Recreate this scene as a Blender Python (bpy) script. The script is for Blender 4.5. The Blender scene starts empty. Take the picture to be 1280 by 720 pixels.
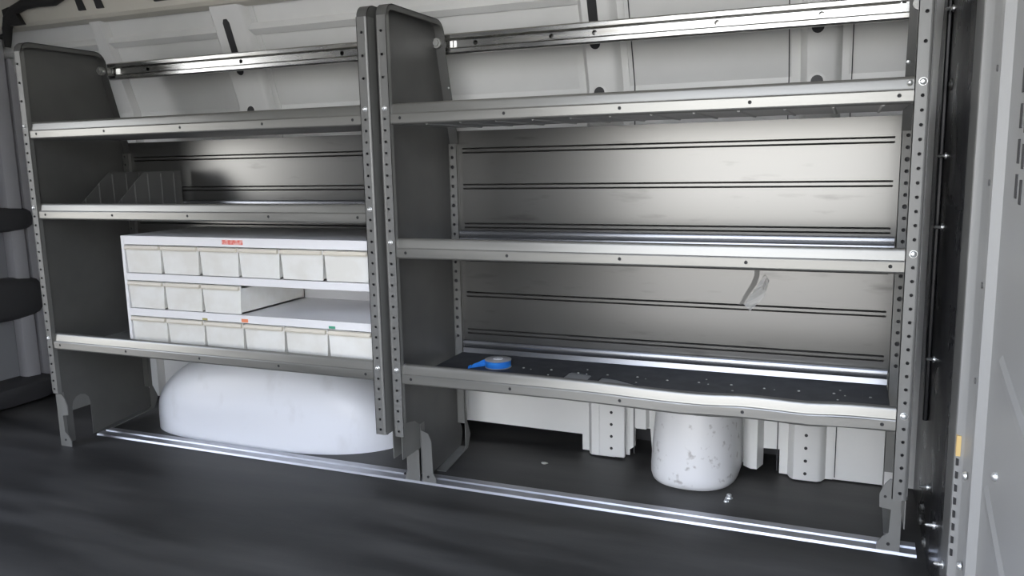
import bpy, bmesh, math, random
from mathutils import Vector, Matrix
random.seed(7)
S = bpy.context.scene
COL = S.collection

# ------------------------------------------------------------------ camera
def cam_matrix(yaw, pitch, roll):
    Rz = Matrix.Rotation(yaw, 3, 'Z'); Rx = Matrix.Rotation(pitch, 3, 'X'); Ry = Matrix.Rotation(roll, 3, 'Y')
    R = Rz @ Rx @ Ry
    c0, c1, c2 = R.col[0], R.col[1], R.col[2]
    M = Matrix((c0, c2, -c1)).transposed()
    return M.to_4x4()
cd = bpy.data.cameras.new('camera')
cam = bpy.data.objects.new('camera', cd); COL.objects.link(cam)
cam.matrix_world = Matrix.Translation((0.99209, -1.62654, 0.82371)) @ cam_matrix(0.39461, -0.15901, 0.02175)
cd.sensor_width = 36; cd.lens = 1015.71 * 36 / 1280; cd.clip_start = 0.02
S.camera = cam

# ------------------------------------------------------------------ light
S.view_settings.view_transform = 'Standard'; S.view_settings.look = 'None'
S.view_settings.gamma = 1; S.view_settings.use_curve_mapping = False
S.view_settings.exposure = 1.05
w = bpy.data.worlds.new('sky'); S.world = w; w.use_nodes = True
nt = w.node_tree; nt.nodes.clear()
tc = nt.nodes.new('ShaderNodeTexCoord'); sep = nt.nodes.new('ShaderNodeSeparateXYZ')
rmp = nt.nodes.new('ShaderNodeValToRGB'); bg = nt.nodes.new('ShaderNodeBackground'); out = nt.nodes.new('ShaderNodeOutputWorld')
nt.links.new(tc.outputs['Generated'], sep.inputs[0]); nt.links.new(sep.outputs['Z'], rmp.inputs[0])
nt.links.new(rmp.outputs[0], bg.inputs[0]); nt.links.new(bg.outputs[0], out.inputs[0])
el = rmp.color_ramp.elements
el[0].position = 0.0; el[0].color = (0.96, 0.95, 0.925, 1)
el[1].position = 0.75; el[1].color = (0.50, 0.62, 0.92, 1)
q = el.new(0.28); q.color = (0.82, 0.86, 0.95, 1)
bg.inputs[1].default_value = 3.6
sd = bpy.data.lights.new('sun', 'SUN'); sun = bpy.data.objects.new('sun', sd); COL.objects.link(sun)
sd.energy = 4.5; sd.angle = math.radians(0.6); sd.color = (1.0, 0.90, 0.76)
sun.location = (3, 4, 8)
sun.rotation_euler = Vector((-0.25, -0.75, -1.0)).to_track_quat('-Z', 'Y').to_euler()

# ------------------------------------------------------------------ materials
def mat(name, col, rough=0.5, metal=0.0, var=None, var_scale=(6, 6, 6), var_amt=(0.4, 0.62), rvar=0.0, bump=0.0, bscale=80, spec=0.5, coat=0.0):
    m = bpy.data.materials.new(name); m.use_nodes = True
    n = m.node_tree; b = n.nodes['Principled BSDF']
    b.inputs['Base Color'].default_value = (*col, 1); b.inputs['Roughness'].default_value = rough
    b.inputs['Metallic'].default_value = metal; b.inputs['Specular IOR Level'].default_value = spec
    if coat: b.inputs['Coat Weight'].default_value = coat
    if var or rvar or bump:
        t = n.nodes.new('ShaderNodeTexCoord')
    if var or rvar:
        mp = n.nodes.new('ShaderNodeMapping'); mp.inputs['Scale'].default_value = var_scale
        n.links.new(t.outputs['Object'], mp.inputs[0])
        nz = n.nodes.new('ShaderNodeTexNoise'); nz.inputs['Scale'].default_value = 1; nz.inputs['Detail'].default_value = 6
        n.links.new(mp.outputs[0], nz.inputs[0])
    if var:
        r = n.nodes.new('ShaderNodeValToRGB')
        r.color_ramp.elements[0].position = var_amt[0]; r.color_ramp.elements[0].color = (*col, 1)
        r.color_ramp.elements[1].position = var_amt[1]; r.color_ramp.elements[1].color = (*var, 1)
        n.links.new(nz.outputs[0], r.inputs[0]); n.links.new(r.outputs[0], b.inputs['Base Color'])
    if rvar:
        mr = n.nodes.new('ShaderNodeMapRange'); mr.inputs[1].default_value = 0.3; mr.inputs[2].default_value = 0.7
        mr.inputs[3].default_value = max(0.02, rough - rvar); mr.inputs[4].default_value = rough + rvar
        n.links.new(nz.outputs[0], mr.inputs[0]); n.links.new(mr.outputs[0], b.inputs['Roughness'])
    if bump:
        nb = n.nodes.new('ShaderNodeTexNoise'); nb.inputs['Scale'].default_value = bscale; nb.inputs['Detail'].default_value = 3
        n.links.new(t.outputs['Object'], nb.inputs[0])
        bp = n.nodes.new('ShaderNodeBump'); bp.inputs['Strength'].default_value = bump; bp.inputs['Distance'].default_value = 0.002
        n.links.new(nb.outputs[0], bp.inputs['Height']); n.links.new(bp.outputs[0], b.inputs['Normal'])
    return m
M_panel = mat('grey_coat_with_shade', (0.095, 0.095, 0.090), 0.48, 0.1, var=(0.108, 0.108, 0.102), var_scale=(9, 9, 9), bump=0.12, bscale=500)  # darkened copy: shade on the end panels is put into this grey
M_lip = mat('silver_enamel', (0.255, 0.252, 0.234), 0.37, 0.66, var=(0.29, 0.286, 0.265), var_scale=(3, 40, 40), rvar=0.05, bump=0.05, bscale=260)
M_galv = mat('bare_sheet_steel', (0.200, 0.198, 0.190), 0.30, 0.86, var=(0.120, 0.118, 0.112), var_scale=(7, 9, 38), var_amt=(0.60, 0.82))
M_galv2 = mat('bright_folded_steel', (0.27, 0.275, 0.285), 0.27, 0.92)
M_pan = mat('grey_shelf_pan', (0.36, 0.36, 0.355), 0.42, 0.2, rvar=0.05, var_scale=(5, 5, 5))
M_alu = mat('mill_aluminium', (0.50, 0.50, 0.485), 0.26, 1.0, var=(0.38, 0.36, 0.32), var_scale=(5, 60, 60), var_amt=(0.5, 0.75), rvar=0.07)
M_track = mat('worn_aluminium', (0.56, 0.57, 0.60), 0.42, 0.85, var=(0.42, 0.42, 0.44), var_scale=(6, 40, 40), var_amt=(0.5, 0.8))
M_white = mat('white_van_paint', (0.73, 0.73, 0.71), 0.42, 0.0, var=(0.69, 0.69, 0.67), var_scale=(5, 5, 5))
M_arch = mat('white_paint_sky_tinted', (0.84, 0.86, 0.90), 0.38, 0.0, var=(0.72, 0.73, 0.75), var_scale=(14, 14, 7), var_amt=(0.6, 0.85))  # brighter, bluer white: skylight on the arch is put into the colour
M_fill = mat('white_moulding_with_dirt', (0.74, 0.74, 0.74), 0.36, 0.0, var=(0.36, 0.34, 0.32), var_scale=(48, 48, 48), var_amt=(0.59, 0.74))
M_cream = mat('cream_roof_paint', (0.60, 0.575, 0.50), 0.45)
M_rubber = mat('black_floor_rubber', (0.030, 0.0292, 0.028), 0.52, 0.0, var=(0.100, 0.096, 0.090), var_scale=(1.6, 9, 5), var_amt=(0.40, 0.75), rvar=0.10, bump=0.10, bscale=120)
M_mat = mat('dark_shelf_rubber', (0.035, 0.037, 0.04), 0.55, 0.0, var=(0.055, 0.057, 0.06), var_scale=(20, 20, 20), spec=0.3)
M_stud = mat('pale_stud', (0.55, 0.55, 0.50), 0.4, 0.3)
M_bolt = mat('zinc_bolt', (0.85, 0.86, 0.85), 0.32, 0.8)
M_dark = mat('hole_shade_and_seam_black', (0.015, 0.015, 0.016), 0.5)  # seam lines, and painted shade for the inside of holes and slots
M_cable = mat('black_cloth_tape', (0.022, 0.021, 0.020), 0.75, bump=0.3, bscale=150)
M_wing = mat('black_partition_paint', (0.020, 0.020, 0.022), 0.30, 0.0, rvar=0.1, var_scale=(6, 6, 6))
M_part = mat('grey_partition_enamel', (0.34, 0.34, 0.33), 0.40, 0.3, bump=0.06, bscale=300)
M_partd = mat('dull_partition_edge', (0.13, 0.13, 0.125), 0.45, 0.3)
M_bin = mat('off_white_plastic', (0.80, 0.80, 0.765), 0.45, 0.0, var=(0.74, 0.73, 0.68), var_scale=(16, 16, 16))
M_binlip = mat('yellowed_plastic_rim', (0.70, 0.655, 0.555), 0.45)
M_case = mat('white_enamel_casing', (0.82, 0.82, 0.83), 0.38)
M_red = mat('red_sticker', (0.80, 0.16, 0.12), 0.5, var=(0.85, 0.45, 0.40), var_scale=(150, 20, 150))
M_org = mat('orange_sticker', (0.85, 0.27, 0.12), 0.5)
M_grn = mat('green_sticker', (0.05, 0.32, 0.20), 0.5)
M_olv = mat('olive_sticker', (0.40, 0.36, 0.12), 0.5)
M_blue = mat('blue_tape', (0.03, 0.22, 0.75), 0.30, var=(0.05, 0.32, 0.88), var_scale=(30, 30, 90))
M_core = mat('white_tape_core', (0.78, 0.79, 0.80), 0.35)
M_hub = mat('grey_tape_side', (0.42, 0.41, 0.41), 0.4)
M_conc = mat('pale_concrete', (0.19, 0.17, 0.14), 0.85, var=(0.22, 0.20, 0.165), var_scale=(1, 1, 1))
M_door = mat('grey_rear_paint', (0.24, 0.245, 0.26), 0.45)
M_trim = mat('charcoal_trim_and_shade', (0.045, 0.045, 0.048), 0.6)  # own colour of covers and seams; painted shade behind holes and wall gaps
M_scrap = mat('dull_torn_strip', (0.17, 0.17, 0.16), 0.5, 0.3)
M_film = mat('crinkled_clear_film', (0.86, 0.87, 0.86), 0.10, 0.0, bump=0.4, bscale=160)
_b = M_film.node_tree.nodes['Principled BSDF']; _b.inputs['Alpha'].default_value = 0.45
M_brass = mat('yellow_hinge_metal', (0.75, 0.55, 0.24), 0.35, 0.6)

# ------------------------------------------------------------------ mesh helpers
class MB:
    def __init__(s): s.bm = bmesh.new(); s.mi = 0
    def face(s, pts):
        vs = [s.bm.verts.new(p) for p in pts]
        try:
            f = s.bm.faces.new(vs); f.material_index = s.mi; return f
        except ValueError: return None
    def box(s, x0, x1, y0, y1, z0, z1, bev=0.0):
        r = bmesh.ops.create_cube(s.bm, size=1)
        vs = r['verts']
        for v in vs:
            v.co = Vector(((x0+x1)/2 + v.co.x*(x1-x0), (y0+y1)/2 + v.co.y*(y1-y0), (z0+z1)/2 + v.co.z*(z1-z0)))
        fs = set(f for v in vs for f in v.link_faces)
        for f in fs: f.material_index = s.mi
        if bev:
            es = list(set(e for v in vs for e in v.link_edges))
            bmesh.ops.bevel(s.bm, geom=es, offset=bev, segments=2, profile=0.5, affect='EDGES', material=s.mi)
        return s
    def prism(s, poly, axis, a, b):
        """closed polygon (2-D) extruded along an axis from a to b; other two axes in xyz order"""
        def P(p, t):
            q = [0, 0, 0]; k = [i for i in range(3) if i != axis]
            q[axis] = t; q[k[0]] = p[0]; q[k[1]] = p[1]; return q
        A = [s.bm.verts.new(P(p, a)) for p in poly]; B = [s.bm.verts.new(P(p, b)) for p in poly]
        n = len(poly); fs = []
        for i in range(n):
            fs.append(s.bm.faces.new((A[i], A[(i+1) % n], B[(i+1) % n], B[i])))
        fa = s.bm.faces.new(A[::-1]); fb = s.bm.faces.new(B); fs += [fa, fb]
        for f in fs: f.material_index = s.mi
        tri = [f for f in (fa, fb) if len(f.verts) > 4]
        if tri:
            for f in tri: f.normal_update()
            r = bmesh.ops.triangulate(s.bm, faces=tri)
            for f in r['faces']: f.material_index = s.mi
        return s
    def sheet(s, path, t, axis, stations):
        """open 2-D path given thickness t to its left, swept along an axis through stations [(pos, da, db)]"""
        n = len(path); off = []
        for i in range(n):
            p = Vector(path[i]); d = Vector((0, 0))
            if i > 0: d += (p - Vector(path[i-1])).normalized()
            if i < n-1: d += (Vector(path[i+1]) - p).normalized()
            d.normalize(); off.append(p + Vector((-d.y, d.x)) * t)
        ring = [Vector(p) for p in path] + off[::-1]
        rows = []
        k = [i for i in range(3) if i != axis]
        for st in stations:
            pos, da, db = st if isinstance(st, tuple) else (st, 0, 0)
            row = []
            for p in ring:
                q = [0, 0, 0]; q[axis] = pos; q[k[0]] = p.x + da; q[k[1]] = p.y + db
                row.append(s.bm.verts.new(q))
            rows.append(row)
        m = len(ring)
        for a, b in zip(rows, rows[1:]):
            for i in range(m):
                f = s.bm.faces.new((a[i], a[(i+1) % m], b[(i+1) % m], b[i])); f.material_index = s.mi
        for r in (rows[0], rows[-1]):
            for i in range(n-1):
                f = s.bm.faces.new((r[i], r[i+1], r[m-2-i], r[m-1-i])); f.material_index = s.mi
        return s
    def cyl(s, c, d, r, h, seg=12, r2=None, dome=0):
        d = Vector(d).normalized(); q = d.to_track_quat('Z', 'Y')
        prof = [(r, 0), (r if r2 is None else r2, h)]
        if dome:
            prof = [(r, 0), (r, h*0.25)] + [(r*math.cos(a), h*0.25 + h*0.75*math.sin(a)) for a in (0.5, 0.95, 1.3)]
        rows = []
        for (rr, z) in prof:
            rows.append([s.bm.verts.new(Vector(c) + q @ Vector((rr*math.cos(2*math.pi*i/seg), rr*math.sin(2*math.pi*i/seg), z))) for i in range(seg)])
        for a, b in zip(rows, rows[1:]):
            for i in range(seg):
                f = s.bm.faces.new((a[i], a[(i+1) % seg], b[(i+1) % seg], b[i])); f.material_index = s.mi
        f = s.bm.faces.new(rows[0][::-1]); f.material_index = s.mi
        f = s.bm.faces.new(rows[-1]); f.material_index = s.mi
        return s
    def tube(s, pts, r, seg=8, r_end=None):
        pts = [Vector(p) for p in pts]; rows = []; n = len(pts); up = Vector((0.13, 0.31, 0.94))
        for i, p in enumerate(pts):
            d = (pts[min(i+1, n-1)] - pts[max(i-1, 0)]).normalized()
            u = d.cross(up).normalized(); v = d.cross(u)
            rr = r[i] if isinstance(r, (list, tuple)) else r
            rows.append([s.bm.verts.new(p + u*rr*math.cos(2*math.pi*k/seg) + v*rr*math.sin(2*math.pi*k/seg)) for k in range(seg)])
        for a, b in zip(rows, rows[1:]):
            for k in range(seg):
                f = s.bm.faces.new((a[k], a[(k+1) % seg], b[(k+1) % seg], b[k])); f.material_index = s.mi
        for f in (s.bm.faces.new(rows[0][::-1]), s.bm.faces.new(rows[-1])): f.material_index = s.mi
        return s
    def perf(s, O, U, V, lu, lv, holes, depth=0.0016, seg=12):
        """a strip lu x lv pierced by holes [(u, v, r)] sorted along u; the bore walls are built too"""
        O = Vector(O); U = Vector(U).normalized(); V = Vector(V).normalized(); N = U.cross(V)
        W = lambda u, v, d=0: O + U*u + V*v + N*d
        cuts = [0] + [(a[0]+b[0])/2 for a, b in zip(holes, holes[1:])] + [lu]
        if not holes: s.face([W(0, 0), W(lu, 0), W(lu, lv), W(0, lv)]); return s
        for (u, v, r), c0, c1 in zip(holes, cuts, cuts[1:]):
            L = max(r*1.8, 0.004); a0 = max(c0, u-L); a1 = min(c1, u+L)
            if a0 > c0: s.face([W(c0, 0), W(a0, 0), W(a0, lv), W(c0, lv)])
            if a1 < c1: s.face([W(a1, 0), W(c1, 0), W(c1, lv), W(a1, lv)])
            cor = [W(a1, lv), W(a0, lv), W(a0, 0), W(a1, 0)]
            hp = [W(u + r*math.cos(math.pi/4 + 2*math.pi*k/seg), v + r*math.sin(math.pi/4 + 2*math.pi*k/seg)) for k in range(seg)]
            hb = [p - N*depth for p in hp]; q = seg//4
            for k in range(4):
                ring = [hp[(k*q + j) % seg] for j in range(q+1)]
                s.face([cor[k], cor[(k+1) % 4]] + ring[::-1])
            for k in range(seg): s.face([hp[k], hp[(k+1) % seg], hb[(k+1) % seg], hb[k]])
        return s
    def build(s, name, mats, parent=None, smooth=None, weld=True, recalc=True):
        if weld: bmesh.ops.remove_doubles(s.bm, verts=s.bm.verts, dist=0.00005)
        if recalc: bmesh.ops.recalc_face_normals(s.bm, faces=s.bm.faces)
        me = bpy.data.meshes.new(name); s.bm.to_mesh(me); s.bm.free()
        for m in (mats if isinstance(mats, (list, tuple)) else [mats]): me.materials.append(m)
        o = bpy.data.objects.new(name, me); COL.objects.link(o)
        if parent is not None:
            o.parent = parent
            if parent.type == 'EMPTY': o.location = -parent.location
        if smooth:
            for p in me.polygons: p.use_smooth = True
            me.set_sharp_from_angle(angle=math.radians(smooth))
        return o
def tag(o, label=None, cat=None, group=None, kind=None):
    for k, v in (('label', label), ('category', cat), ('group', group), ('kind', kind)):
        if v: o[k] = v
    return o
def thing(name, label, cat, loc, group=None):
    o = bpy.data.objects.new(name, None); COL.objects.link(o); o.location = loc; o.empty_display_size = 0.1
    return tag(o, label, cat, group)
def arc(cx, cy, r, a0, a1, n=6):
    return [(cx + r*math.cos(math.radians(a0 + (a1-a0)*i/n)), cy + r*math.sin(math.radians(a0 + (a1-a0)*i/n))) for i in range(n+1)]

# ------------------------------------------------------------------ the van's shell
XR, XL = 1.165, -1.75      # partition plane, rear end
YW, YN = 0.46, -1.35       # inner face of far wall, near side
m = MB(); m.box(XL-0.05, XR+0.03, YN, 0.66, -0.04, 0.0)
tag(m.build('floor', M_rubber), 'black rubber van floor with dusty streaks', 'floor', kind='structure')

# far wall: lower skin with the cut-outs along its foot, upper skin, crease
m = MB()
foot = [(XL, 0.02), (-0.02, 0.052), (0.362, 0.048), (0.364, 0.02), (0.385, 0.006), (0.440, 0.006), (0.456, 0.018), (0.472, 0.03), (0.472, 0.085), (0.515, 0.085), (0.520, 0.02),
        (0.80, 0.022), (0.806, 0.066), (0.868, 0.068), (0.870, 0.024), (0.885, 0.004), (0.99, 0.004), (XR, 0.004)]
m.prism(foot + [(XR, 1.0), (XL, 1.0)], 1, YW+0.02, YW+0.03)
wb = tag(m.build('wall_back', M_white), 'white painted metal side of the van behind the shelving', 'wall', kind='structure')
LEAN = 0.36
def lean(z): return -max(0.0, z-1.0)*LEAN                   # the side leans inwards above the belt line
m = MB(); m.prism([(YW+0.02, 1.0), (YW+0.02+lean(1.75), 1.75), (YW+0.032+lean(1.75), 1.75), (YW+0.032, 1.0)], 0, XL, XR)
tag(m.build('wall_upper', M_white), 'white painted upper side of the van leaning inwards to the roof', 'wall', kind='structure')
m = MB(); m.box(XL, XR, 0.62, 0.66, 0, 1.75)  # dark sheet stands in for the shadowy void behind the wall
tag(m.build('wall_outer', M_trim), 'outer skin painted dark for the shade in the gaps at the wall foot', 'wall', kind='structure')

def rib(n, xa, xb, holes_low, slot, label, fl=0.03):
    m = MB(); d = YW - 0.012
    prof = [(xa-fl, YW+0.021), (xa-fl, YW+0.017), (xa-0.010, YW+0.016), (xa-0.002, YW-0.004), (xa+0.006, d), (xb-0.006, d), (xb+0.004, YW-0.004), (xb+0.013, YW+0.016), (xb+fl, YW+0.017), (xb+fl, YW+0.021)]
    z0 = 0.004
    kk = len(prof); rows = []
    for z in (z0, 0.5, 1.0, 1.15, 1.30):
        rows.append([m.bm.verts.new((p[0], p[1], z)) for p in prof])
    for a, b in zip(rows, rows[1:]):
        for i in range(kk): m.bm.faces.new((a[i], a[(i+1) % kk], b[(i+1) % kk], b[i]))
    m.bm.faces.new(rows[0]); m.bm.faces.new(rows[-1])
    m.mi = 1  # black discs and slot stand in for shaded openings
    xc = (xa+xb)/2
    for z in holes_low: m.cyl((xc, d+0.001, z), (0, -1, 0), 0.0042, 0.0016, 10)
    for z in (1.103, 0.985): m.cyl((xc-0.006, d+0.001, z), (0, -1, 0), 0.014, 0.0016, 16)
    if slot: m.prism([(xc-0.016, 1.13)] + [(xc-0.016 + 0.012 + 0.012*math.cos(a), 1.235 + 0.012*math.sin(a)) for a in (3.14, 2.1, 1.05, 0)] + [(xc+0.008, 1.13)], 1, d-0.0012, d+0.002)
    m.mi = 0
    for z in (1.103, 0.985):                                   # pressed collar round each opening
        for i in range(16):
            a0, a1 = 2*math.pi*i/16, 2*math.pi*(i+1)/16
            c = lambda r, a, y: (xc-0.006 + r*math.cos(a), y, z + r*math.sin(a))
            m.face([c(0.014, a0, d-0.001), c(0.014, a1, d-0.001), c(0.020, a1, d-0.0002), c(0.020, a0, d-0.0002)])
    for v in m.bm.verts: v.co.y += lean(v.co.z)
    o = m.build('trim_%d' % n, [M_white, M_dark], smooth=40)
    return tag(o, label, 'wall rib', kind='structure')
hl = [0.022 + 0.0335*i for i in range(7)]
rib(1, 0.352, 0.428, [], 1, 'white pressed wall rib behind the middle of the right shelving')
rib(2, 0.882, 0.950, hl, 0, 'white pressed wall rib behind the right end of the shelving, with a column of holes')
rib(3, -0.785, -0.675, [], 1, 'white wall rib with a long slot behind the left shelving')
# lower plate of the first rib stands a little to the right, with its column of holes
m = MB(); m.box(0.378, 0.452, YW-0.016, YW+0.0, 0.005, 0.34, 0.004)
m.mi = 1
for z in [0.03 + 0.034*i for i in range(6)]: m.cyl((0.415, YW-0.0155, z), (0, -1, 0), 0.0042, 0.0012, 10)
tag(m.build('trim_4', [M_white, M_dark]), 'white perforated plate at the foot of the wall left of the domed cover', 'wall plate', kind='structure')
m = MB()
m.prism([(0.765, YW+0.02), (0.765, YW-0.005), (0.785, YW-0.022), (0.800, YW-0.022), (0.812, YW+0.02)], 2, 0.022, 0.5)
m.prism([(0.476, YW+0.02), (0.480, YW-0.004), (0.508, YW-0.004), (0.512, YW+0.02)], 2, 0.09, 0.5)
tag(m.build('trim_5', M_white, smooth=50), 'white pressed ridges of the wall either side of the domed cover', 'wall ridge', kind='structure')
# long seams beside the ribs
m = MB()
for x in (0.470, 0.846, 0.985):
    m.box(x-0.0012, x+0.0012, YW+0.0172, YW+0.021, 0.01, 1.0)
    m.prism([(YW+0.0172, 1.0), (YW+0.0172+lean(1.3), 1.3), (YW+0.021+lean(1.3), 1.3), (YW+0.021, 1.0)], 0, x-0.0012, x+0.0012)
tag(m.build('trim_6', M_trim), 'thin dark panel seams in the white wall', 'seam', kind='structure')

m = MB()  # added strip that shows a pale stripe of light on the wall
m.prism([(-1.285, YW+0.021), (-1.278, YW-0.004), (-1.232, YW-0.004), (-1.222, YW+0.021)], 2, 0.02, 1.0)
rr = [[m.bm.verts.new((x, y + lean(z), z)) for x, y in ((-1.285, YW+0.021), (-1.278, YW-0.004), (-1.232, YW-0.004), (-1.222, YW+0.021))] for z in (1.0, 1.28)]
for k in range(4): m.bm.faces.new((rr[0][k], rr[0][(k+1) % 4], rr[1][(k+1) % 4], rr[1][k]))
tag(m.build('trim_10', M_white, smooth=30), 'narrow white strip added for a pale stripe of light behind the leftmost end panel', 'wall rib', kind='structure')
# roof beam along the top of the far wall, roof
m = MB()
m.prism([(0.370, 1.278), (0.336, 1.284), (0.328, 1.294), (0.316, 1.40), (0.27, 1.50), (0.37, 1.50), (0.37, 1.278)][:-1], 0, XL, XR)
m.mi = 1
for x0 in (-1.294, -1.217, -0.98, -0.66, -0.2, 0.3):
    wd = 0.028 if x0 < -1.2 else 0.062
    m.prism([(x0, 1.36), (x0 + 0.018, 1.310), (x0+0.018+wd, 1.310), (x0+wd, 1.36)], 1, 0.3195, 0.330)
tag(m.build('trim_7', [M_cream, M_dark], smooth=30), 'cream roof beam with dark slots above the left shelving', 'roof beam', kind='structure')
m = MB(); m.prism([(0.400, 1.200), (0.382, 1.214), (0.387, 1.232), (0.41, 1.235)], 0, XL, XR)
tag(m.build('trim_8', M_white, smooth=50), 'shallow crease running along the upper wall', 'crease', kind='structure')
m = MB(); m.box(XL, XR+0.03, YN, 0.66, 1.75, 1.78)
for x in (-1.2, -0.5, 0.2, 0.9): m.box(x-0.04, x+0.04, YN, 0.45, 1.71, 1.75, 0.008)
tag(m.build('ceiling', M_cream), 'cream painted van roof', 'ceiling', kind='structure')
# near side of the van: wall behind the open side door
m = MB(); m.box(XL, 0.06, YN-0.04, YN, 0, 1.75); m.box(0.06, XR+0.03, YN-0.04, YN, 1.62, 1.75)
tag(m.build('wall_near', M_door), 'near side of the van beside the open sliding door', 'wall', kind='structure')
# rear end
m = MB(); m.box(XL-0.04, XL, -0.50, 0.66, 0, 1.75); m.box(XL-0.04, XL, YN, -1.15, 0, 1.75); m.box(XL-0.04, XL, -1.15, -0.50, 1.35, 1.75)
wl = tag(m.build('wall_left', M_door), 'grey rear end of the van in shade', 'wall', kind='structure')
m = MB(); m.box(XL, XL+0.045, 0.318, 0.375, 0.06, 1.28, 0.01); m.box(XL, XL+0.02, 0.40, 0.46, 0.06, 1.28, 0.006)
tag(m.build('trim_9', mat('pale_grey_pillar', (0.42, 0.42, 0.44), 0.45), smooth=40), 'pale grey rear pillar left of the shelving', 'pillar', kind='structure')
m = MB()
# outside ground
m.box(-14, 14, -16, 14, -0.75, -0.70)
tag(m.build('ground', M_conc), 'pale concrete ground outside the van', 'ground', kind='structure')

# ------------------------------------------------------------------ partition at the right
wr = thing('wall_right', 'grey steel partition at the right with black wing next to the wall', 'partition', (XR, 0, 0)); wr['kind'] = 'structure'
m = MB(); m.box(XR, XR+0.02, -0.115, 0.62, 0, 1.75); m.box(XR-0.010, XR, 0.245, 0.275, 0.25, 1.75, 0.003)
m.build('wing_panel', M_wing, wr)
m = MB()
m.prism([(XR+0.001, -0.115), (XR-0.002, -0.13), (XR-0.002, -0.255), (XR+0.02, -0.255), (XR+0.02, -0.115)], 2, 0, 1.75)
m.build('edge_strip', M_partd, wr, smooth=30)
m = MB()
def ridge(x, ya, yb, h): return [(x, ya), (x-h, ya-0.006), (x-h, yb+0.006), (x, yb)]
prof = [(XR, -0.255), (XR-0.008, -0.263), (XR-0.008, -0.277), (XR+0.001, -0.287), (XR+0.003, -0.292), (XR+0.010, -0.345), (XR+0.002, -0.357), (XR+0.003, -0.370), (XR+0.015, -0.379), (XR+0.018, -0.40), (XR+0.018, -1.35)]
m.prism(prof + [(XR+0.03, -1.35), (XR+0.03, -0.255)], 2, 0, 1.75)
m.build('centre_panel', M_part, wr, smooth=35)
m = MB(); XP = XR + 0.018
for k, dz in ((0, 0.0), (1, -0.006)):
    for j in range(4):
        zc = 0.775 + 0.043*j + dz; yc = -0.448 - 0.030*k
        m.box(XP-0.0012, XP+0.003, yc-0.006, yc+0.006, zc-0.015, zc+0.015, 0.0004)
m.build('vent_slot', M_dark, wr)
m = MB()
for j in range(9): m.box(XR-0.0070, XR-0.0035, -0.2838, -0.277, 0.20+0.021*j, 0.210+0.021*j)
m.build('hinge_slot', M_dark, wr)
m = MB(); m.box(XR-0.0082, XR-0.0020, -0.2845, -0.274, 0.362, 0.394); m.build('hinge_tag', M_brass, wr)
# pressed diagonal braces of the centre panel
m = MB()
for (y0, z0, y1, z1) in ((-0.398, 0.354, -0.80, 0.22), (-0.44, 0.545, -0.80, 0.46)):
    a = Vector((XP, y0, z0)); b = Vector((XP, y1, z1)); d = (b-a).normalized(); n = Vector((0, -d.z, d.y))
    p = [a-n*0.014, a-n*0.006+Vector((-0.004, 0, 0)), a+n*0.006+Vector((-0.004, 0, 0)), a+n*0.014]
    r = [v + (b-a) for v in p]
    for i in range(3): m.face([p[i], p[i+1], r[i+1], r[i]])
    m.face(p); m.face(r)
m.build('brace_ridge', M_part, wr, smooth=20)
def screw(y, z, d=(-1, 0, 0), L=0.013, r=0.0036):
    m = MB(); c = Vector((XR, y, z)); dv = Vector(d).normalized()
    m.cyl(c, dv, r*2.0, 0.003, 12)
    for i in range(5): m.cyl(c + dv*(0.003 + L*i/6), dv, r, L/12, 10, r*0.8); m.cyl(c + dv*(0.003 + L*i/6 + L/12), dv, r*0.8, L/12, 10, r)
    m.cyl(c + dv*(0.003 + L*5/6), dv, r*0.8, L/5, 10, 0.0006)
    m.build('screw', M_bolt, wr, smooth=50)
for y, z in ((0.224, 1.092), (0.201, 0.809), (0.192, 0.669), (0.186, 0.400), (0.155, 0.138), (0.004, 0.122), (-0.167, 0.128)):
    screw(y, z)
for y, z in ((0.235, 0.062), (0.262, 0.020), (0.150, 0.020), (0.181, 0.945)):
    m = MB(); m.cyl((XR, y, z), (-1, 0, 0), 0.011, 0.003, 14); m.cyl((XR-0.003, y, z), (-1, 0, 0), 0.006, 0.004, 12, dome=1); m.build('grommet', M_partd, wr, smooth=50)
for x, y, z in ((XR+0.004, -0.313, 0.343), (XR+0.004, -0.320, 0.203), (XP, -0.462, 0.401)):
    m = MB(); m.cyl((x, y, z), (-1, 0, 0), 0.0062, 0.006, 14, dome=1); m.build('bolt', M_bolt, wr, smooth=60)
for y, z in ((-0.318, 0.93), (-0.318, 0.775), (-0.318, 0.630), (-0.318, 0.490)):
    m = MB(); m.cyl((XR+0.0068, y, z), (-1, 0, 0), 0.0045, 0.0018, 12); m.build('plug', M_partd, wr, smooth=60)

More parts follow.
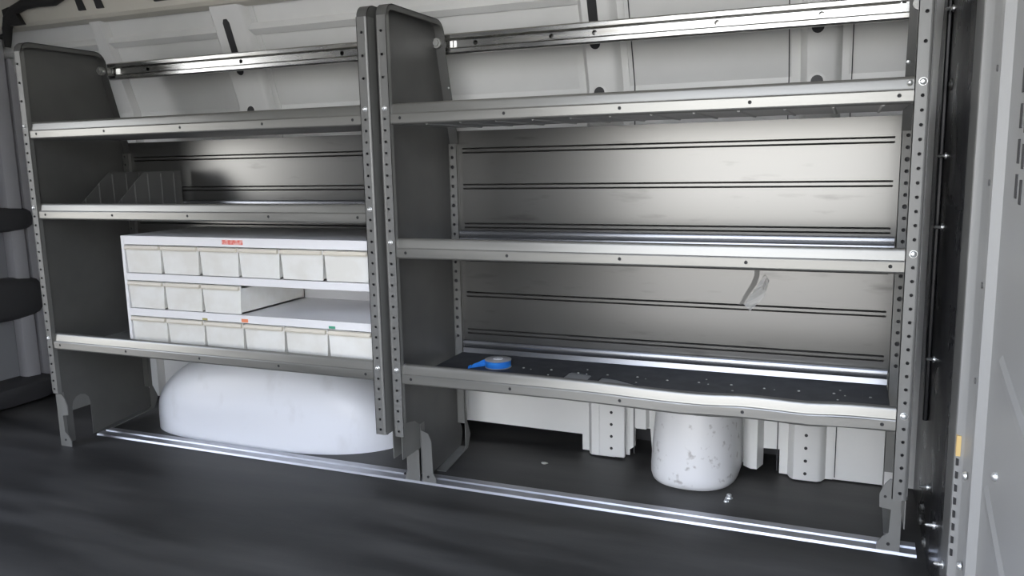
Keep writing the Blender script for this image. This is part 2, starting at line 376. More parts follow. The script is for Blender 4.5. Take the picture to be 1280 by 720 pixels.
# ------------------------------------------------------------------ shelving units
PITCH = 0.0254
FL = 0.027           # width of every flange
def side_panel(parent, xs, s, foot_y, name='side_panel', scratch=False):
    """end panel whose sheet is at x = xs, flanges turned towards s; front at y = 0"""
    sheet_t = 0.0018
    fy = foot_y
    if fy > 0.06:
        low = [(0.0, 0.172), (0.012, 0.170), (0.030, 0.178), (0.060, 0.181), (0.095, 0.174), (fy-0.005, 0.160), (fy, 0.13), (fy, 0.0)]
        hole = arc(fy+0.052, 0.095, 0.022, 180, 0, 6)
    else:
        low = [(0.0, 0.172), (0.004, 0.165), (fy, 0.155), (fy, 0.0)]
        hole = arc(fy+0.078, 0.105, 0.032, 180, 0, 6)
    cut = [(hole[0][0], 0.0), (hole[0][0], 0.012)] + hole + [(hole[-1][0], 0.012), (hole[-1][0], 0.0)] if fy < 0.06 else []
    outer = low + cut + \
        [(0.344, 0.020), (0.352, 0.026), (0.362, 0.055), (0.358, 0.075), (0.345, 0.095), (0.345, 0.862)]
    top = [(0.345, 0.862), (0.285, 1.095)] + arc(0.243, 1.128, 0.040, 5, 88, 5) + [(0.030, 1.170)] + arc(0.028, 1.142, 0.028, 95, 180, 5)
    poly = outer + top[1:]
    m = MB(); m.prism(poly, 0, xs, xs + s*sheet_t)
    sheet = m.build(name, M_panel, parent)
    # front flange: pierced face, returned lip behind
    def strip(x_face_y, z0, z1, holes, nm, yb, front=True):
        m = MB()
        xa, xb = (xs, xs + s*FL)
        x0, x1 = min(xa, xb), max(xa, xb)
        hl = [(z - z0, (x1-x0)/2, r) for z, r in holes]
        R = 0.007 if front else 0.0                              # rolled outer corner of the front post
        xa = x0 + (R if s > 0 else 0); xb = x1 - (R if s < 0 else 0)
        hl = [(z - z0, (x0+x1)/2 - xa, r) for z, r in holes]
        m.perf((xa, x_face_y, z0), (0, 0, 1), (1, 0, 0), z1-z0, xb-xa, hl)
        xi = x1 if s > 0 else x0
        m.box(min(xi, xi - s*0.0016), max(xi, xi - s*0.0016), x_face_y, yb, z0, z1)
        if front:
            ar = [(xs + s*R*(1-math.sin(a)), x_face_y + R*(1-math.cos(a))) for a in [math.pi/2*k/6 for k in range(7)]]
            pts2 = ar + [(xs, 0.030), (xs + s*0.0016, 0.030), (xs + s*0.0016, x_face_y + R)] + [(xs + s*(0.0016 + (R-0.0016)*(1-math.sin(a))), x_face_y + 0.0016 + (R-0.0016)*(1-math.cos(a))) for a in [math.pi/2*k/6 for k in range(6, -1, -1)]]
            pts2 = [(xs - s*0.0004 + (p[0]-xs), p[1]) if p[0] == xs else p for p in pts2]
            m.prism(pts2, 2, z0, z1)
        else:
            m.box(min(xs, xs + s*0.0016), max(xs, xs + s*0.0016), x_face_y, yb, z0, z1)
        m.box(x0, x1, x_face_y + R, yb, z0-0.0012, z0); m.box(x0, x1, x_face_y + R, yb, z1, z1+0.0012)
        m.mi = 1; m.box(x0+0.0018, x1-0.0018, yb-0.0015, yb, z0, z1)  # dark backing paints the shade seen through the holes
        return m.build(nm, [M_panel2, M_trim], sheet, smooth=30)
    zs = 0.332
    fh = []
    for i in range(-6, 25):
        z = zs + PITCH*i
        if 0.178 < z < 0.945: fh.append((z, 0.0031))
    for z in (1.008, 1.058, 1.109): fh.append((z, 0.0033))
    strip(-0.0025, 0.166, 1.143, fh, 'front_flange', 0.010)
    # rear flange faces the front too
    rh = []
    for i in range(0, 21):
        z = 0.345 + PITCH*i
        rh.append((z, 0.0052 if i % 4 == 2 else 0.0042))
    strip(0.331, 0.095, 0.862, rh, 'rear_flange', 0.343)
    # slanting rear flange, top flange with a rolled return, bottom flange
    m = MB()
    x0, x1 = min(xs, xs+s*FL), max(xs, xs+s*FL)
    rim = top
    n = len(rim)
    inn = []
    for i, p in enumerate(rim):
        d = Vector((0, 0))
        if i: d += (Vector(p)-Vector(rim[i-1])).normalized()
        if i < n-1: d += (Vector(rim[i+1])-Vector(p)).normalized()
        d.normalize(); inn.append((p[0] - d.y*0.0022, p[1] + d.x*0.0022))
    ring = list(rim) + inn[::-1]
    A = [m.bm.verts.new((x0, p[0], p[1])) for p in ring]; B = [m.bm.verts.new((x1, p[0], p[1])) for p in ring]
    L = len(ring)
    for i in range(L): m.bm.faces.new((A[i], A[(i+1) % L], B[(i+1) % L], B[i]))
    for V in (A, B):
        for i in range(n-1): m.bm.faces.new((V[i], V[i+1], V[L-2-i], V[L-1-i]))
    # rolled return at the inner edge of the top flange
    xi = xs + s*FL
    inn2 = [(p[0] - (0.012 if 0.03 < p[0] < 0.28 else 0.004)*0 , p[1]-0.013) for p in rim if p[0] < 0.27]
    src = [p for p in rim if p[0] < 0.27]
    for a, b, c, d in zip(src, src[1:], inn2, inn2[1:]):
        m.face([(xi, a[0], a[1]), (xi, b[0], b[1]), (xi, d[0], d[1]), (xi, c[0], c[1])])
    m.build('top_flange', M_panel, sheet, smooth=50)
    m = MB(); zb = 0.0
    yb0 = hole[-1][0] + 0.012
    m.prism([(yb0, 0.0), (0.344, 0.020), (0.344, 0.023), (yb0, 0.003)], 0, x0, x1)
    m.prism([(0.318, 0.020), (0.345, 0.022), (0.362, 0.055), (0.345, 0.095), (0.331, 0.095), (0.331, 0.03)], 0, xi - s*0.002, xi)
    m.build('bottom_flange', M_panel2, sheet)
    # foot bracket: notched face on the rail side
    m = MB()
    w0, w1 = xs, xs + s*0.040
    P = lambda u, z: (xs + s*u, z)
    fpoly = [P(0, 0), P(0.044, 0), P(0.044, 0.018), P(0.034, 0.034), P(0.022, 0.044), P(0.020, 0.095), P(0.042, 0.098), P(0.043, 0.126), P(0.034, 0.148), P(0.024, 0.160), P(0, 0.160)]
    if fy > 0.06 and not (s > 0 or xs > 0.5): fpoly = [P(-0.021, 0), P(0.022, 0), P(0.022, 0.012), P(0.016, 0.026), P(0.014, 0.118), P(0.006, 0.136), P(-0.008, 0.140), P(-0.018, 0.132), P(-0.021, 0.115)]
    if fy > 0.06 and s > 0: fpoly = [P(0.006, 0), P(0.044, 0), P(0.044, 0.016), P(0.036, 0.030), P(0.034, 0.115), P(0.026, 0.135), P(0.006, 0.142)]
    m.prism(fpoly, 1, fy-0.003, fy)
    m.box(min(xs, xs+s*0.003), max(xs, xs+s*0.003), fy, fy+0.022, 0.0, 0.158)
    m.mi = 1
    m.cyl((xs + s*0.022, fy-0.0029, 0.020), (0, -1, 0), 0.0035, 0.0012, 10)
    if xs > 0.5: m.cyl((xs + s*0.032, fy-0.0029, 0.122), (0, -1, 0), 0.0030, 0.0012, 10)
    m.build('foot', [M_panel2, M_dark], sheet)
    return sheet
M_stud2 = mat('dull_zinc', (0.45, 0.45, 0.43), 0.4, 0.6)
M_panel2 = mat('grey_coat_lit', (0.185, 0.185, 0.175), 0.42, 0.30, var=(0.21, 0.21, 0.20), var_scale=(20, 20, 4), bump=0.06, bscale=300)  # lit copy of the panel grey, for flanges and feet

def bolt(parent, x, z, y=-0.0035, r=0.0052):
    m = MB(); m.cyl((x, y, z), (0, -1, 0), r, 0.0042, 14, dome=1); m.cyl((x, y+0.0009, z), (0, -1, 0), r*1.12, 0.0009, 14)
    return m.build('bolt', M_bolt, parent, smooth=60)

def shelf(parent, x0, x1, z0, holes, sag=None, h=0.0475, beads=False, sleeve=True):
    st = [x0 + (x1-x0)*i/40 for i in range(41)]
    f = sag or (lambda x: 0.0)
    # pan with its turned-up rear lip
    m = MB()
    m.sheet([(0.006, z0+0.0025), (0.322, z0+0.0025)], -0.0014, 0, [(x0+0.003, 0, 0), (x1-0.003, 0, 0)])
    m.mi = 1
    m.sheet([(0.322, z0+0.0025), (0.325, z0+0.004), (0.3265, z0+0.008), (0.3285, z0+0.017), (0.3265, z0+0.020), (0.3280, z0+0.034), (0.330, z0+0.0370), (0.336, z0+0.0375)], -0.0012, 0, [(x0+0.003, 0, 0), (x1-0.003, 0, 0)])
    m.mi = 0
    if beads:
        x = x0 + 0.08
        while x < x1 - 0.02:
            m.prism([(x-0.004, z0+0.0012), (x-0.0015, z0-0.0018), (x+0.0015, z0-0.0018), (x+0.004, z0+0.0012)], 1, 0.02, 0.318)
            x += 0.085
    sh = m.build('shelf', [M_pan, M_galv2], parent, smooth=40)
    # front lip: hem, pierced lower face, folded upper face
    m = MB()
    path = [(0.010, z0), (0.004, z0+0.0006), (0.001, z0+0.0025), (0.0002, z0+0.005)]
    stn = [(x, 0, f(x)) for x in st]
    m.sheet(path, -0.0008, 0, stn)
    path = [(0.0002, z0+0.0225), (0.0012, z0+0.0245), (0.0042, z0+0.0255), (0.0050, z0+0.029), (0.0062, z0+h-0.006), (0.0075, z0+h-0.002), (0.0105, z0+h), (0.017, z0+h), (0.019, z0+h-0.003)]
    m.sheet(path, -0.0010, 0, stn)
    path = [(0.0075, z0+0.001), (0.0075, z0+0.028)]
    m.mi = 1; m.sheet(path, -0.001, 0, stn); m.mi = 0  # hem coloured dark so the holes look shaded inside
    nv = len(m.bm.verts)
    m.bm.verts.ensure_lookup_table()
    if sag is None:
        m.perf((x0, 0.0002, z0+0.005), (1, 0, 0), (0, 0, 1), x1-x0, 0.0175, [(hx-x0, 0.0095, 0.0036) for hx in holes], depth=-0.0)
    else:
        m.perf((x0, 0.0002, z0+0.005), (1, 0, 0), (0, 0, 1), x1-x0, 0.0175, [(hx-x0, 0.0095, 0.0036) for hx in holes], depth=-0.0)
        m.bm.verts.ensure_lookup_table()
        big = [fc for fc in m.bm.faces if fc.calc_area() > 0.003 and abs(fc.calc_center_median().y - 0.0002) < 0.0005]
        es = [e for fc in big for e in fc.edges if abs((e.verts[0].co - e.verts[1].co).x) > 0.05]
        bmesh.ops.subdivide_edges(m.bm, edges=list(set(es)), cuts=6, use_grid_fill=True)
        for v in m.bm.verts:
            if v.index == -1 or v.index >= nv:
                v.co.z += f(v.co.x)
    m.build('front_lip', [M_lip, M_trim], sh, smooth=40)
    return sh

def back_panel(parent, x0, x1, z0, z1, y=0.344):
    m = MB()
    beads = [z for z in [0.357, 0.4595, 0.557, 0.6465, 0.750, 0.8445, 0.94] if z0+0.012 < z < z1-0.012]
    # flat strips between raised beads that stop short of the sheet ends
    xa, xb = x0+0.026, x1-0.026
    hb = 0.0075
    zc = [z0] + [q for z in beads for q in (z-hb, z+hb)] + [z1]
    for i in range(0, len(zc), 2):
        m.face([(x0, y, zc[i]), (x1, y, zc[i]), (x1, y, zc[i+1]), (x0, y, zc[i+1])])
    for z in beads:
        m.face([(x0, y, z-hb), (xa, y, z-hb), (xa, y, z+hb), (x0, y, z+hb)])
        m.face([(xb, y, z-hb), (x1, y, z-hb), (x1, y, z+hb), (xb, y, z+hb)])
        prof = [(z-hb, 0), (z-0.0062, 0.0045), (z-0.0045, 0.0), (z-0.003, -0.0015), (z+0.003, -0.0015), (z+0.0045, 0.0), (z+0.0062, 0.0045), (z+hb, 0)]
        for (za, da), (zb, db) in zip(prof, prof[1:]):
            m.face([(xa, y+da, za), (xb, y+da, za), (xb, y+db, zb), (xa, y+db, zb)])
        for xe in (xa, xb): m.face([(xe, y+d, zz) for zz, d in prof])
    m.box(x0, x1, y+0.005, y+0.0062, z0, z1)
    return m.build('back_panel', M_galv, parent, weld=False, recalc=False)

def top_rail(parent, x0, x1, holes, y=0.300):
    m = MB()
    zt, zb = 1.136, 1.092
    # channel: rolled upper lip, web, rolled lower lip
    path = [(y+0.022, zb-0.001), (y+0.004, zb-0.002), (y, zb+0.001), (y, zb+0.0085), (y+0.003, zb+0.011), (y+0.010, zb+0.0125)]
    m.sheet(path, 0.0014, 0, [x0, x1])
    path = [(y+0.010, zt-0.0125), (y+0.003, zt-0.011), (y, zt-0.0085), (y, zt-0.001), (y+0.004, zt+0.002), (y+0.022, zt+0.001)]
    m.sheet(path, 0.0014, 0, [x0, x1])
    m.perf((x0, y+0.010, zb+0.0125), (1, 0, 0), (0, 0, 1), x1-x0, 0.019, [(h-x0, 0.0095, 0.0062) for h in holes], depth=-0.0)
    m.box(x0, x1, y+0.024, y+0.0255, zb, zt)
    o = m.build('support_rail', M_alu, parent, smooth=40)
    for x in (x0, x1):
        e = 1 if x == x0 else -1
        m = MB(); m.cyl((x-0.001*e, y+0.004, 1.114), (0, -1, 0), 0.0125, 0.034, 20); m.cyl((x-0.001*e, y-0.029, 1.114), (0, -1, 0), 0.0080, 0.006, 6)
        m.build('end_bolt', M_stud2, o, smooth=40)
        m = MB(); m.box(min(x+0.016*e, x+0.022*e), max(x+0.016*e, x+0.022*e), y+0.002, y+0.010, 1.102, 1.128); m.box(min(x+0.030*e, x+0.033*e), max(x+0.030*e, x+0.033*e), y+0.002, y+0.010, 1.102, 1.128)
        m.build('end_clip', M_alu, o)
    return o

# right-hand unit
X0, X1 = 0.0, 1.1163
ru = thing('shelving_unit', 'silver grey three-shelf steel van shelving unit at the right, empty but for blue tape', 'shelving unit', (0.558, 0.17, 0))
pa = side_panel(ru, X0, 1, 0.120); pb = side_panel(ru, X1, -1, 0.120)
def dent(x):
    g = lambda c, w, a: a*math.exp(-((x-c)/w)**2)
    return g(0.70, 0.16, -0.0065) + g(0.93, 0.05, -0.004) + g(0.80, 0.04, 0.002)
hr = [0.0505, 0.304, 0.557, 0.810, 1.066]
shT = shelf(ru, 0.0268, 1.0895, 0.9030, hr, beads=True)
shM = shelf(ru, 0.0268, 1.0895, 0.5975, hr)
shB = shelf(ru, 0.0268, 1.0895, 0.2965, hr, sag=dent)
for zb, p in ((0.940, shT), (0.636, shM), (0.3315, shB)):
    bolt(p, 0.0138, zb); bolt(p, 1.1025, zb, r=0.0062)
m = MB(); m.cyl((1.082, -0.0002, 0.9395), (0, -1, 0), 0.0045, 0.0045, 12, dome=1); m.build('bolt', M_bolt, shT, smooth=60)
for z in (0.978,):
    m = MB(); m.cyl((0.022, 0.309, 1.006), (0, -1, 0), 0.004, 0.004, 12, dome=1); m.build('bolt', M_bolt, pa, smooth=60)
    m = MB(); m.cyl((1.094, 0.309, 1.004), (0, -1, 0), 0.0055, 0.004, 12, dome=1); m.build('bolt', M_bolt, pb, smooth=60)
back_panel(ru, 0.012, 1.104, 0.325, 0.896)
top_rail(ru, 0.010, 1.106, [0.100, 0.304, 0.413, 0.70, 0.920])

# left-hand unit
LX0, LX1 = -1.1655, -0.0235
lu = thing('shelving_unit', 'dark shaded three-shelf steel van shelving unit at the left, holding white drawers', 'shelving unit', (-0.595, 0.17, 0))
pc = side_panel(lu, LX0, 1, 0.012); pd = side_panel(lu, LX1, -1, 0.120)
hlft = [-1.113, -0.856, -0.592, -0.333, -0.0745]
lT = shelf(lu, -1.1385, -0.0505, 0.9030, hlft)
lM = shelf(lu, -1.1385, -0.0505, 0.6780, hlft, h=0.0455)
lB = shelf(lu, -1.1385, -0.0505, 0.2990, hlft)
for zb, p in ((0.940, lT), (0.712, lM), (0.3325, lB)):
    bolt(p, -0.0375, zb); bolt(p, -1.152, zb)
back_panel(lu, -1.153, -0.036, 0.325, 0.896)
top_rail(lu, -1.155, -0.034, [-1.0, -0.645, -0.30])

# ------------------------------------------------------------------ floor rail
m = MB()
ya, yb = 0.112, 0.172
path = [(ya, 0.0004), (ya+0.003, 0.0055), (ya+0.025, 0.0068), (ya+0.0275, 0.0025), (ya+0.0335, 0.0025), (ya+0.036, 0.0068), (yb-0.003, 0.0072), (yb, 0.0004)]
m.prism(path, 0, -1.14, 1.148)
tr = m.build('floor_rail', M_track, smooth=20)
tag(tr, 'long grooved aluminium rail screwed to the floor under the shelving feet', 'floor rail')

# ------------------------------------------------------------------ wheel arch
def arch():
    m = MB(); xc, hl_, hr_, H = -0.60, 0.465, 0.432, 0.286
    yf, yk = 0.183, YW+0.018
    NX, NP = 64, 30
    rows = []
    for i in range(NX+1):
        u = -math.cos(math.pi*i/NX)
        p = 4.2 if u < 0 else 2.7
        D = (yk-yf)*max(0.0, 1-abs(u)**p)**(1/p)
        pz = 2.0 if u < 0 else 1.9
        zt = H*max(0.0, 1-abs(u)**pz)**(1/2.1)
        x = xc + u*(hl_ if u < 0 else hr_)
        row = []
        for k in range(NP+1):
            ph = math.pi/2*k/NP; q = 0.42
            y = yk - D*math.cos(ph)**q if k < NP else yk
            z = zt*math.sin(ph)**q
            if k == 0: z = 0.0
            step = sum(math.exp(-((z-zz)/0.009)**2) for zz in (0.060, 0.105))*max(0.0, 1-(abs(u+0.15)/0.55)**6) if abs(u+0.15) < 0.55 else 0.0
            row.append(m.bm.verts.new((x, y - 0.004*step*(1 if k < NP*0.6 else 0), z)))
        rows.append(row)
    for a, b in zip(rows, rows[1:]):
        for k in range(NP): m.bm.faces.new((a[k], a[k+1], b[k+1], b[k]))
    o = m.build('wheel_arch', M_arch, smooth=60)
    return tag(o, 'large white rounded wheel arch box on the floor beneath the left shelving', 'wheel arch')
arch()
# domed cover
def cover():
    m = MB(); xc, yb_ = 0.648, YW+0.018
    N = 28; rows = []
    lev = [(0.0, 0.90), (0.006, 0.965), (0.018, 0.995), (0.035, 1.0), (0.12, 0.965), (0.20, 0.915), (0.245, 0.86), (0.27, 0.74), (0.283, 0.5)]
    for z, k in lev:
        row = []
        for i in range(N+1):
            t = math.pi*i/N
            c, s_ = math.cos(t), math.sin(t)
            x = 0.112*k*math.copysign(abs(c)**0.85, c)
            y = yb_ - 0.197*k*abs(s_)**0.55
            row.append(m.bm.verts.new((xc + x + 0.004*(z/0.2), y, z)))
        rows.append(row)
    for a, b in zip(rows, rows[1:]):
        for i in range(N): m.bm.faces.new((a[i], a[i+1], b[i+1], b[i]))
    m.bm.faces.new(rows[-1])
    o = m.build('domed_cover', M_fill, smooth=60)
    return tag(o, 'white dirt-speckled domed cover standing at the wall foot under the right shelving', 'cover')
cover()

# ------------------------------------------------------------------ drawer cabinet
cx0, cx1, cy0, cy1, cz0, cz1 = -0.872, -0.060, 0.034, 0.322, 0.3035, 0.634
cab = thing('drawer_cabinet', 'white three-row drawer cabinet on the bottom shelf of the left shelving, three drawers missing', 'drawer cabinet', ((cx0+cx1)/2, 0.17, cz0))
m = MB(); t = 0.011
m.box(cx0, cx0+t, cy0, cy1, cz0, cz1, 0.001); m.box(cx1-t, cx1, cy0, cy1, cz0, cz1, 0.001)
m.box(cx0+t, cx1-t, cy0, cy1, cz1-0.024, cz1, 0.001)
m.box(cx0+t, cx1-t, cy0, cy1, 0.510, 0.530, 0.001); m.box(cx0+t, cx1-t, cy0, cy1, 0.410, 0.431, 0.001)
m.box(cx0+t, cx1-t, cy0, cy1, cz0, cz0+0.020, 0.001); m.box(cx0+t, cx1-t, cy1-0.004, cy1, cz0+0.02, cz1-0.024)
m.build('casing', M_case, cab)
pw = (cx1-cx0-2*t)/6
def drawer(i, zb, zt):
    a = cx0 + t + pw*i + 0.0022; b = a + pw - 0.0044
    m = MB()
    yf = cy0 + 0.002 + random.uniform(0, 0.002)
    hh = zt - zb
    # tapering front, open-topped body
    m.prism([(a+0.004, zb+0.001), (b-0.004, zb+0.001), (b, zt-0.014), (b, zt-0.002), (a, zt-0.002), (a, zt-0.014)], 1, yf, yf+0.004)
    m.box(a+0.005, a+0.008, yf+0.004, cy1-0.012, zb+0.001, zt-0.010); m.box(b-0.008, b-0.005, yf+0.004, cy1-0.012, zb+0.001, zt-0.010)
    m.box(a+0.005, b-0.005, yf+0.004, cy1-0.012, zb+0.001, zb+0.004); m.box(a+0.005, b-0.005, cy1-0.015, cy1-0.012, zb+0.001, zt-0.010)
    d = m.build('drawer', M_bin, cab)
    m = MB(); m.prism([(yf+0.004, zt-0.011), (yf-0.007, zt-0.013), (yf-0.0085, zt-0.009), (yf-0.006, zt-0.003), (yf+0.004, zt-0.002)], 0, a+0.002, b-0.002)
    m.build('drawer_rim', M_binlip, d, smooth=30)
for i in range(6): drawer(i, 0.531, 0.6095)
for i in range(3): drawer(i, 0.432, 0.5095)
for i in range(6): drawer(i, 0.324, 0.4095)
m = MB(); m.box(-0.515, -0.448, cy0-0.0008, cy0+0.0002, 0.6165, 0.6285); m.build('red_label', M_red, cab)
m = MB(); m.box(-0.470, -0.449, cy0-0.0008, cy0+0.0002, 0.4125, 0.4215); m.build('orange_label', M_org, cab)
m = MB(); m.box(-0.197, -0.178, cy0-0.0008, cy0+0.0002, 0.4120, 0.4185); m.build('green_label', M_grn, cab)
m = MB(); m.box(-0.602, -0.585, cy0-0.0008, cy0+0.0002, 0.4110, 0.4165); m.build('olive_label', M_olv, cab)

# ------------------------------------------------------------------ shelf dividers
def divider(x, ya, lab):
    m = MB()
    z0 = 0.6822
    m.prism([(ya, z0), (0.318, z0), (0.318, 0.806), (ya+0.150, 0.806), (ya+0.142, 0.803)], 0, x, x+0.0016)
    y = ya + 0.06
    while y < 0.31:
        zt = min(0.800, z0 + (y-ya)*0.85)
        m.prism([(y-0.004, x+0.0014), (y-0.002, x+0.0048), (y+0.002, x+0.0048), (y+0.004, x+0.0014)][::-1] if False else [(x+0.0014, y-0.004), (x+0.0048, y-0.002), (x+0.0048, y+0.002), (x+0.0014, y+0.004)], 2, z0+0.004, zt)
        y += 0.05
    m.box(x-0.018, x, ya+0.02, 0.318, z0, z0+0.0015)
    return tag(m.build('shelf_divider', M_panel), lab, 'shelf divider', 'sloping dividers on the middle left shelf')
divider(-1.055, 0.03, 'dark ribbed shelf divider nearest the end panel on the left middle shelf')
divider(-0.915, 0.03, 'dark ribbed shelf divider farther right on the left middle shelf')

# ------------------------------------------------------------------ bottom shelf mat, tape
m = MB()
zt0, zt1 = 0.2992, 0.3018
front = [(0.030, 0.022), (0.375, 0.022), (0.374, 0.212), (0.378, 0.218), (0.430, 0.205), (0.436, 0.198), (0.440, 0.022), (0.462, 0.022), (0.462, 0.192), (0.50, 0.186), (0.60, 0.128), (0.64, 0.09), (0.64, 0.022), (1.086, 0.022)]
m.prism(front + [(1.086, 0.322), (0.030, 0.322)], 2, zt0, zt1)
m.mi = 1
xs_ = 0.253
k = 0
while xs_ < 1.07:
    m.cyl((xs_, 0.213 + 0.004*math.sin(k*2.1), zt1-0.0002), (0, 0, 1), 0.0034, 0.0016, 8, 0.0022)
    if k % 2 == 0: m.cyl((xs_+0.022, 0.206, zt1-0.0002), (0, 0, 1), 0.0018, 0.001, 8)
    if k % 3 == 1: m.cyl((xs_+0.008, 0.170, zt1-0.0002), (0, 0, 1), 0.0022, 0.001, 8)
    if k % 4 == 2: m.cyl((xs_+0.012, 0.245, zt1-0.0002), (0, 0, 1), 0.0020, 0.001, 8)
    xs_ += 0.0725; k += 1
m.mi = 2
for x in (0.70, 0.765, 0.832, 0.90, 0.97, 1.035): m.box(x-0.0008, x+0.0008, 0.03, 0.315, zt1-0.0005, zt1+0.00015)
tag(m.build('shelf_mat', [M_mat, M_stud, M_dark]), 'black rubber mat with pale specks lying on the bottom right shelf', 'shelf mat')
tape = thing('tape_roll', 'small roll of blue tape with loose end on the bottom shelf of the right shelving', 'tape roll', (0.187, 0.205, zt1))
def lathe(m, c, prof, seg=36):
    rows = [[m.bm.verts.new((c[0] + r*math.cos(2*math.pi*i/seg), c[1] + r*math.sin(2*math.pi*i/seg), c[2] + z)) for i in range(seg)] for r, z in prof]
    L = len(rows)
    for j in range(L):
        a, b = rows[j], rows[(j+1) % L]
        for i in range(seg): m.bm.faces.new((a[i], a[(i+1) % seg], b[(i+1) % seg], b[i])).material_index = m.mi
tc_ = (0.187, 0.205, zt1)
m = MB(); lathe(m, tc_, [(0.012, 0.001), (0.030, 0.001), (0.033, 0.003), (0.033, 0.017), (0.030, 0.019), (0.012, 0.019)])
m.build('tape', M_blue, tape, smooth=50)
m = MB(); lathe(m, tc_, [(0.012, 0.0185), (0.033, 0.0185), (0.034, 0.0195), (0.033, 0.0205), (0.012, 0.0205)]); lathe(m, tc_, [(0.012, 0.0), (0.033, 0.0), (0.034, 0.0008), (0.033, 0.0016), (0.012, 0.0016)])
m.build('flange', M_hub, tape, smooth=50)
m = MB(); lathe(m, tc_, [(0.004, 0.0), (0.012, 0.0), (0.0125, 0.022), (0.011, 0.0225), (0.004, 0.0215)])
m.build('core', M_core, tape, smooth=50)
m = MB()
tl = [(-0.033, -0.005, 0.0), (-0.040, -0.014, 0.002), (-0.047, -0.020, 0.0), (-0.053, -0.030, 0.003), (-0.060, -0.036, 0.0), (-0.064, -0.045, 0.0)]
for (a, b) in zip(tl, tl[1:]):
    A0 = Vector((tc_[0]+a[0], tc_[1]+a[1], tc_[2]+0.001)); B0 = Vector((tc_[0]+b[0], tc_[1]+b[1], tc_[2]+0.001))
    ha, hb_ = 0.017*(1-abs(a[0]+0.033)*22)+0.001, 0.017*(1-abs(b[0]+0.033)*22)+0.001
    for o_ in (0.0, 0.0008):
        m.face([A0+Vector((o_, o_, 0)), B0+Vector((o_, o_, 0)), B0+Vector((a[2]+o_, o_+0.003, hb_)), A0+Vector((b[2]+o_, o_+0.003, ha))])
m.build('loose_end', M_blue, tape)

# torn strip on the back panel
sc = thing('torn_strip', 'torn strip with crinkled clear film stuck to the back of the right shelving', 'strip', (0.78, 0.343, 0.47))
m = MB()
cl = [(0.798, 0.556, 0.011), (0.797, 0.535, 0.011), (0.790, 0.515, 0.013), (0.775, 0.490, 0.011), (0.763, 0.4665, 0.008)]
for a, b in zip(cl, cl[1:]):
    m.prism([(a[0]-a[2]/2, a[1]), (b[0]-b[2]/2, b[1]), (b[0]+b[2]/2, b[1]), (a[0]+a[2]/2, a[1])], 1, 0.3415, 0.3432)
m.build('strip', M_scrap, sc)
m = MB()
for i in range(4):
    for j in range(6):
        def q(i, j):
            return (0.770 + 0.0062*i*(1-abs(j-2.5)/6) + 0.0075*j, 0.3425 - 0.010*abs(math.sin(i*1.9+0.3+j*1.3))*(0.3+0.12*j), 0.466 + 0.0125*j - 0.0035*i)
        m.face([q(i, j), q(i+1, j), q(i+1, j+1), q(i, j+1)])
m.build('film', M_film, sc)

# ------------------------------------------------------------------ wiring, rear bits, debris
m = MB()
Yc = 0.388; KC = 1.9465/2.0145
pts = [(-1.706, Yc, 1.235), (-1.702, Yc, 1.262), (-1.692, Yc-0.004, 1.295), (-1.674, Yc-0.008, 1.325), (-1.640, Yc-0.012, 1.350), (-1.585, Yc-0.014, 1.364), (-1.52, Yc-0.014, 1.366), (-1.45, Yc-0.014, 1.366), (-1.39, Yc-0.014, 1.382), (-1.32, Yc-0.016, 1.40)]
m.tube(pts, [0.010, 0.013, 0.016, 0.018, 0.016, 0.017, 0.016, 0.019, 0.015, 0.014], 10)
m.tube([(-1.748, 0.40, 1.274), (-1.72, 0.392, 1.276), (-1.70, Yc, 1.272)], 0.009, 8)
m.prism([(-1.690, 1.355), (-1.655, 1.362), (-1.625, 1.338), (-1.600, 1.302), (-1.66, 1.302), (-1.684, 1.318)], 1, Yc-0.018, Yc-0.002)
for v in m.bm.verts: v.co = Vector((0.99209 + (v.co.x-0.99209)*KC, v.co.y-0.068, 0.82371 + (v.co.z-0.82371)*KC))
tag(m.build('cable_harness', M_cable, smooth=50), 'black taped wiring harness clipped to the roof corner at the top left', 'cable')

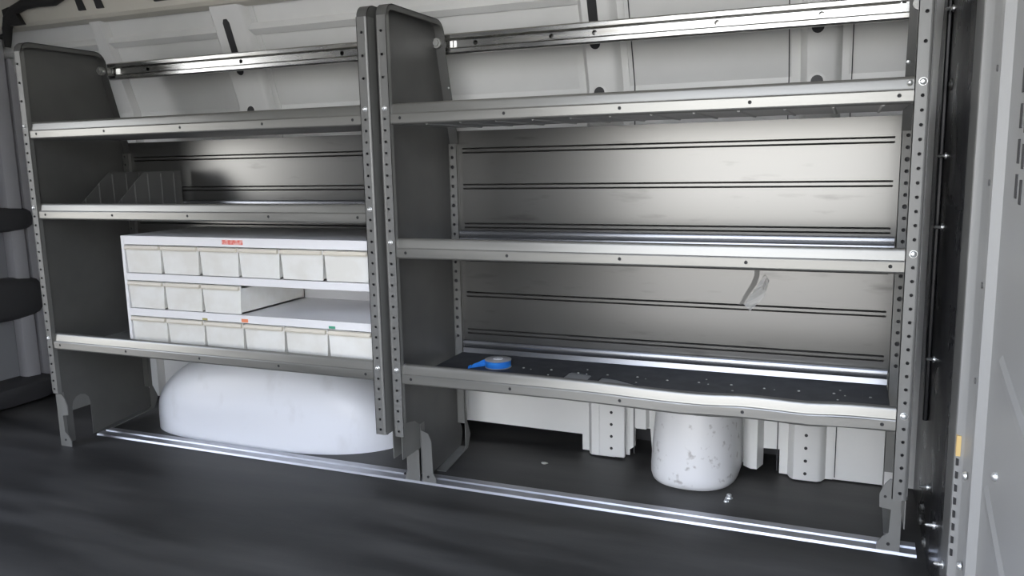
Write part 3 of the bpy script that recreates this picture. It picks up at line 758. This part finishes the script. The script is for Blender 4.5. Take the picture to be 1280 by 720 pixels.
def bulge(n_, y0, y1, z0, z1, lab, name='hinge_cover', dx=0.06):
    m = MB(); N = 18; rows = []
    for k, (s_, x) in enumerate([(1.0, XL), (1.0, XL+dx*0.55), (0.92, XL+dx*0.85), (0.72, XL+dx)]):
        row = []
        for i in range(N):
            t = 2*math.pi*i/N; c, q = math.cos(t), math.sin(t)
            row.append(m.bm.verts.new((x, (y0+y1)/2 + (y1-y0)/2*s_*math.copysign(abs(c)**0.5, c), (z0+z1)/2 + (z1-z0)/2*s_*math.copysign(abs(q)**0.55, q))))
        rows.append(row)
    for a, b in zip(rows, rows[1:]):
        for i in range(N): m.bm.faces.new((a[i], a[(i+1) % N], b[(i+1) % N], b[i]))
    m.bm.faces.new(rows[-1]); m.bm.faces.new(rows[0][::-1])
    return tag(m.build(name, M_trim, smooth=50), lab, 'cover', 'dark covers on the rear pillar')
bulge(1, 0.10, 0.415, 0.605, 0.690, 'upper dark cover crossing the rear pillar at the left edge')
bulge(2, 0.08, 0.425, 0.295, 0.445, 'middle dark rounded cover crossing the rear pillar at the left edge')
bulge(3, 0.10, 0.420, 0.0, 0.085, 'lowest dark lump at the foot of the rear pillar', dx=0.10)

for x, y, r, lab in ((0.255, 0.345, 0.006, 'pale crumb on the black floor left of the domed cover'), (0.752, 0.285, 0.006, 'shiny bolt head on the floor right of the domed cover'), (0.748, 0.262, 0.004, 'smaller shiny bolt head on the floor right of the domed cover')):
    m = MB()
    if 'bolt' in lab: m.cyl((x, y, 0), (0, 0, 1), r, r*1.6, 6); m.cyl((x, y, 0), (0, 0, 1), r*1.5, 0.0012, 14)
    else:
        bmesh.ops.create_icosphere(m.bm, subdivisions=2, radius=r)
        for v in m.bm.verts: v.co = Vector((x + v.co.x*1.5*(1+0.3*math.sin(v.co.y*900)), y + v.co.y, max(0, 0.003 + v.co.z*0.5)))
    tag(m.build('floor_bolt' if 'bolt' in lab else 'crumb', M_bolt if 'bolt' in lab else M_stud, smooth=40), lab, 'bolt' if 'bolt' in lab else 'debris')
